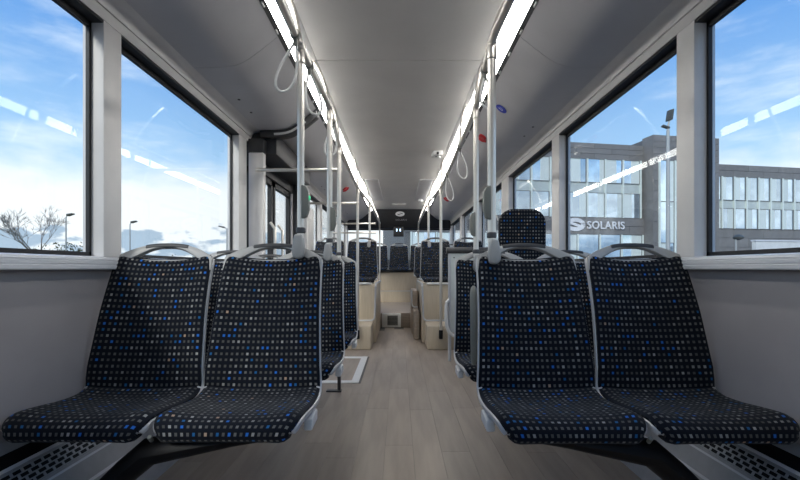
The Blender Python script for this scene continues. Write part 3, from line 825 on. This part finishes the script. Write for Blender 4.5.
# rear sign box
p = at(398.5, 231.5, 10.3)
rs = thing('rear_display', 'black box with two small lights hanging over the back window', 'display', p)
MB().box(-.12, .12, -.04, .04, -.12, .11).build('housing', 'dark_plastic', rs, bevel=.01)
for x in (-.04, .04): MB().box(x-.012, x+.012, -.045, -.038, .0, .06).build('indicator', 'blue_led', rs)
# door-side cabinets beyond the door (left)
cb = thing('side_cabinet', 'pale beige panel against the left wall behind the door', 'cabinet', (-1.12, 5.5, .288))
MB().box(-.08, .02, -.20, .20, .0, 1.45).build('panel', 'pillar', cb, bevel=.02)
MB().box(.018, .026, -.15, .15, .9, 1.3).build('cover', 'header', cb, bevel=.004)
fe = thing('camera_spotlight', 'small chrome fitting on the dark door mechanism box', 'fitting', (-.99, 4.35, H+1.0))
MB().lathe([(.035, 0), (.035, .03), (.02, .045)], (0, 0, 0), (1, -.4, -.3), 14).build('body', 'steel', fe)

# ================================================================== OUTSIDE
GZ = -.34
gd = MB().box(-400, 400, -200, 600, GZ-.1, GZ).build('ground', 'asphalt'); tag(gd, kind='structure')
ver = MB().box(-300, -16, -100, 300, GZ, GZ+.03).build('grass_verge', 'grass'); tag(ver, 'dry grass verge beyond the left windows', 'grass', kind='structure')

# office building
ang = math.atan2(1.1, 6.35)
bl = thing('office_building', 'grey-clad three-storey office building with pale window fins and white sign lettering', 'building', (13.25, 34.7, GZ), ang)
def bz(zr): return zr+H-GZ       # height above ground from height above the eye
def bb(nm, m, u0, u1, v0, v1, z0, z1, par=bl): return MB().box(u0, u1, v0, v1, z0, z1).build(nm, m, par, smooth_=False)
bb('core', 'cladding_dark', -13, 6.9, .25, 12, 0, bz(9.9))
bb('core', 'cladding_dark', 7.0, 12.9, -.85, 12, 0, bz(10.5))
bb('core', 'cladding_dark', 12.9, 40, .8, 12, 0, bz(8.85))
def clad(u0, u1, v, z0, z1, rows, plen=3.1):
    dz = (z1-z0)/rows
    for r in range(rows):
        u = u0-(plen*.5 if r % 2 else 0)
        while u < u1-.01:
            a, b = max(u0, u), min(u1, u+plen)
            if b-a > .05: bb('cladding_panel', 'cladding', a+.012, b-.012, v-.08, v, z0+r*dz+.012, z0+(r+1)*dz-.012)
            u += plen
def glazing(u0, u1, v, rows, pitch, fin_z):
    n = int(round((u1-u0)/pitch)); pt_ = (u1-u0)/n
    for k in range(n+1):
        u = u0+k*pt_; bb('fin', 'fin', u-.06, u+.06, v-.20, v, fin_z[0], fin_z[1])
    for z0, z1, kind in rows:
        for k in range(n):
            a, b = u0+k*pt_+.065, u0+(k+1)*pt_-.065
            if kind == 'sp': bb('spandrel', 'spandrel', a, b, v-.06, v, z0, z1); continue
            g = MB(); t = .03
            g.box(a, a+t, v-.14, v, z0, z1); g.box(b-t, b, v-.14, v, z0, z1); g.box(a, b, v-.14, v, z0, z0+t); g.box(a, b, v-.14, v, z1-t, z1)
            w = g.build('window', 'frame', bl, smooth_=False)
            r = random.random(); sp_ = (b-a)*random.choice((.35, .5, .65))
            if r < .45:
                bb('blind', 'blind', a+t, a+sp_, v-.10, v, z0+t, z1-t, w); bb('pane', 'bglass', a+sp_, b-t, v-.09, v, z0+t, z1-t, w)
            elif r < .75:
                bb('pane', 'bglass', a+t, b-sp_*.8, v-.09, v, z0+t, z1-t, w); bb('blind', 'blind', b-sp_*.8, b-t, v-.10, v, z0+t, z1-t, w)
            else: bb('pane', 'bglass', a+t, b-t, v-.09, v, z0+t, z1-t, w)
# left wing
clad(-13, 6.9, .25, bz(8.75), bz(10.02), 3)
glazing(-12.5, 6.6, .25, [(bz(6.84), bz(8.75), 'w'), (bz(6.04), bz(6.84), 'sp'), (bz(4.05), bz(6.04), 'w')], 1.55, (bz(4.05), bz(8.75)))
clad(-13, 6.9, .20, bz(2.7), bz(4.05), 2)
glazing(-12.5, 6.8, .25, [(.3, bz(2.7), 'w')], 1.9, (.1, bz(2.7)))
# tower
clad(6.96, 12.96, -.87, bz(8.6), bz(10.6), 4)
clad(6.96, 7.35, -.87, .1, bz(8.6), 12)
clad(10.2, 12.96, -.87, .1, bz(8.6), 12)
bb('side_cladding', 'cladding', 6.90, 7.0, -.93, .3, 0, bz(10.6))
glazing(7.4, 10.2, -.87, [(.3, bz(2), 'w'), (bz(2), bz(5.3), 'w'), (bz(5.3), bz(8.6), 'w')], 1.4, (.1, bz(8.6)))
# right wing
clad(12.96, 40, .75, bz(7.9), bz(8.95), 2)
glazing(13.6, 39.8, .75, [(bz(5.86), bz(7.9), 'w'), (bz(5.16), bz(5.86), 'sp'), (bz(3.4), bz(5.16), 'w')], 1.25, (bz(3.4), bz(7.9)))
clad(12.96, 40, .75, bz(1.0), bz(3.4), 3)
bb('base_wall', 'render_white', 13, 40, .72, .8, 0, bz(1.0))
for k in range(5): bb('roof_vent', 'cladding_dark', -9+k*3.1, -8.2+k*3.1, 4, 5, bz(9.9), bz(10.3))
# sign
def sign_at(px, py, v=.04):
    d = Vector((math.cos(ang), math.sin(ang))); nv = Vector((-d.y, d.x)); o = Vector((13.25, 34.7))+nv*v
    k = (px-VX)/F; Y = (o.y*d.x-o.x*d.y)/(d.x-k*d.y)      # ray x=kY meets the facade line
    u = ((k*Y-o.x)*d.x+(Y-o.y)*d.y); return u, H+(VY-py)/F*Y-GZ
u, z = sign_at(575.3, 224.5)
emblem('sign_emblem', bl, 'white_print', 1.75, (u, .04, z), (PI/2, 0, 0))
u, z = sign_at(587, 225.3)
tx = text('sign_lettering', 'SOLARIS', bl, 'white_print', .86, (u, .04, z), (PI/2, 0, 0), .04, 1.0, .012)
u2, _ = sign_at(624.5, 225.3); wdt = max(v.co.x for v in tx.data.vertices)
for v in tx.data.vertices: v.co.x *= (u2-u)/wdt

# white yard wall in front of the right wing
yw = thing('yard_wall', 'low white wall before the right wing of the office building', 'wall', (26, 31, GZ), ang)
MB().box(-1, 26, 0, .3, 0, 3.2).build('wall', 'render_white', yw)
MB().box(-1.05, 26, -.05, .35, 3.2, 3.3).build('coping', 'sill', yw)

# street lamps
def lamp(px, ptop, Y, label, twin=True, r=.07, arm=.5, head=.35):
    top = at(px, ptop, Y); t = thing('street_lamp', label, 'street lamp', (top.x, Y, GZ)); hh = top.z-GZ
    MB().tube([(0, 0, 0), (0, 0, hh*.5), (0, 0, hh)], [r, r*.85, r*.65], 10).build('mast', 'lamp_metal', t)
    for s in ((-1, 1) if twin else (1,)):
        MB().tube([(0, 0, hh-.05), (s*arm*.5, 0, hh+.1), (s*arm, 0, hh+.12)], r*.5, 8).build('arm', 'lamp_metal', t)
        MB().prism([(s*arm*.8, hh+.05), (s*(arm+head), hh+.18), (s*(arm+head), hh+.26), (s*arm*.8, hh+.2)], -.16, .16).build('lamp_head', 'lamp_head', t, bevel=.02)
    return t
lamp(66, 217, 30, 'slim street lamp beside the bare tree outside the nearest left window', False, .06, .15, .35)
lamp(130, 224, 34, 'slim street lamp just past the left window pillar', False, .06, .15, .35)
lamp(227, 229, 36, 'twin-headed street lamp at the far edge of the second left window', True, .08, .25, .4)
tp = at(668, 130, 24)
t = thing('street_lamp', 'tall pale floodlight mast in front of the office building', 'street lamp', (tp.x, 24, GZ)); hh = tp.z-GZ
MB().tube([(0, 0, 0), (0, 0, hh*.5), (0, 0, hh)], [.12, .10, .08], 12).build('mast', 'lamp_metal', t)
MB().tube([(0, 0, hh-.05), (.02, 0, hh+.3), (.1, 0, hh+.6)], .05, 8).build('arm', 'lamp_metal', t)
MB().prism([(-.10, hh+.45), (.22, hh+.55), (.30, hh+1.15), (-.02, hh+1.05)], -.1, .1).build('lamp_head', 'lamp_head', t, bevel=.03)
MB().prism([(-.35, hh+.18), (.05, hh+.05), (.08, hh+.15), (-.30, hh+.28)], -.1, .1).build('lamp_head', 'lamp_head', t, bevel=.02)
tp = at(736, 238, 22)
t = thing('street_lamp', 'short post with a round camera head outside the right window', 'street lamp', (tp.x, 22, GZ)); hh = tp.z-GZ
MB().tube([(0, 0, 0), (0, 0, hh)], .04, 8).build('mast', 'lamp_metal', t)
MB().lathe([(.05, 0), (.22, .06), (.24, .14), (.15, .24), (.02, .28)], (.12, 0, hh-.1)).build('lamp_head', 'lamp_head', t)

# bare trees and shrubs on the left
def tree(px, ptop, Y, label, levels=5, spread=.62, r0=.10, name='bare_tree', seed=1, stems=1, bush=0):
    rnd = random.Random(seed); top = at(px, ptop, Y); t = thing(name, label, 'tree' if name == 'bare_tree' else 'shrub', (top.x, Y, GZ)); hh = top.z-GZ
    trunk, tw = MB(), MB()
    def grow(p, d, ln, r, lv):
        q = p+d*ln*.5+Vector((rnd.uniform(-1, 1), rnd.uniform(-1, 1), 0))*ln*.05; e = p+d*ln
        (trunk if lv < 2 else tw).tube([p, q, e], [r, r*.85, r*.65], 5 if lv > 1 else 8)
        if lv >= levels: return
        for k in range(rnd.choice((2, 3, 3))):
            nd = (d+Vector((rnd.uniform(-1, 1), rnd.uniform(-1, 1), rnd.uniform(-.25, .6)))*spread*1.25).normalized()
            grow(p+d*ln*rnd.uniform(.75, 1), nd, ln*rnd.uniform(.62, .82), max(r*.55, .008), lv+1)
    for k in range(stems):
        d0 = Vector((rnd.uniform(-.35, .35), rnd.uniform(-.3, .3), 1)) if stems > 1 else Vector((.05, 0, 1))
        grow(Vector((rnd.uniform(-.3, .3) if stems > 1 else 0, 0, 0)), d0.normalized(), hh*(.30 if stems == 1 else .26), r0, 0)
    trunk.build('trunk', 'bark', t); tw.build('branches', 'twig', t)
    if bush:
        g = MB()
        for k in range(bush):
            a = rnd.uniform(0, 2*PI); rr = hh*.5*math.sqrt(rnd.random()); zz = hh*(.15+.8*rnd.random()*(1-(rr/hh)**2)); s_ = rnd.uniform(.05, .12)
            c = Vector((rr*math.cos(a), rr*math.sin(a), zz)); u_ = Vector((rnd.uniform(-1, 1), rnd.uniform(-1, 1), rnd.uniform(-1, 1))).normalized()*s_; w_ = u_.orthogonal().normalized()*s_*.5
            i = len(g.v); g.v += [tuple(c-u_), tuple(c+w_), tuple(c+u_), tuple(c-w_)]; g.f.append((i, i+1, i+2, i+3))
        o = g.build('leaves', 'leaf', t, smooth_=False); o['kind'] = 'stuff'
    return t
tree(38, 196, 26, 'bare spreading tree outside the nearest left window', 6, .55, .09, seed=4)
tree(20, 238, 38, 'small bare tree at the far left edge of the window', 5, .5, .07, seed=9)
tree(62, 238, 33, 'half-bare bush under the slim street lamp', 4, .6, .04, 'leafy_shrub', 11, 4, 500)
tree(78, 240, 37, 'leafy bush at the left window pillar', 4, .6, .04, 'leafy_shrub', 12, 4, 700)
tree(178, 249, 40, 'reddish bare shrub seen through the left seat handle', 4, .5, .04, 'leafy_shrub', 13, 5, 60)
tree(195, 252, 44, 'low bare shrub to the right of the reddish one', 4, .5, .04, 'leafy_shrub', 14, 5, 60)
tree(150, 251, 46, 'low bare shrub behind the nearest left window seat', 4, .5, .04, 'leafy_shrub', 15, 5, 80)
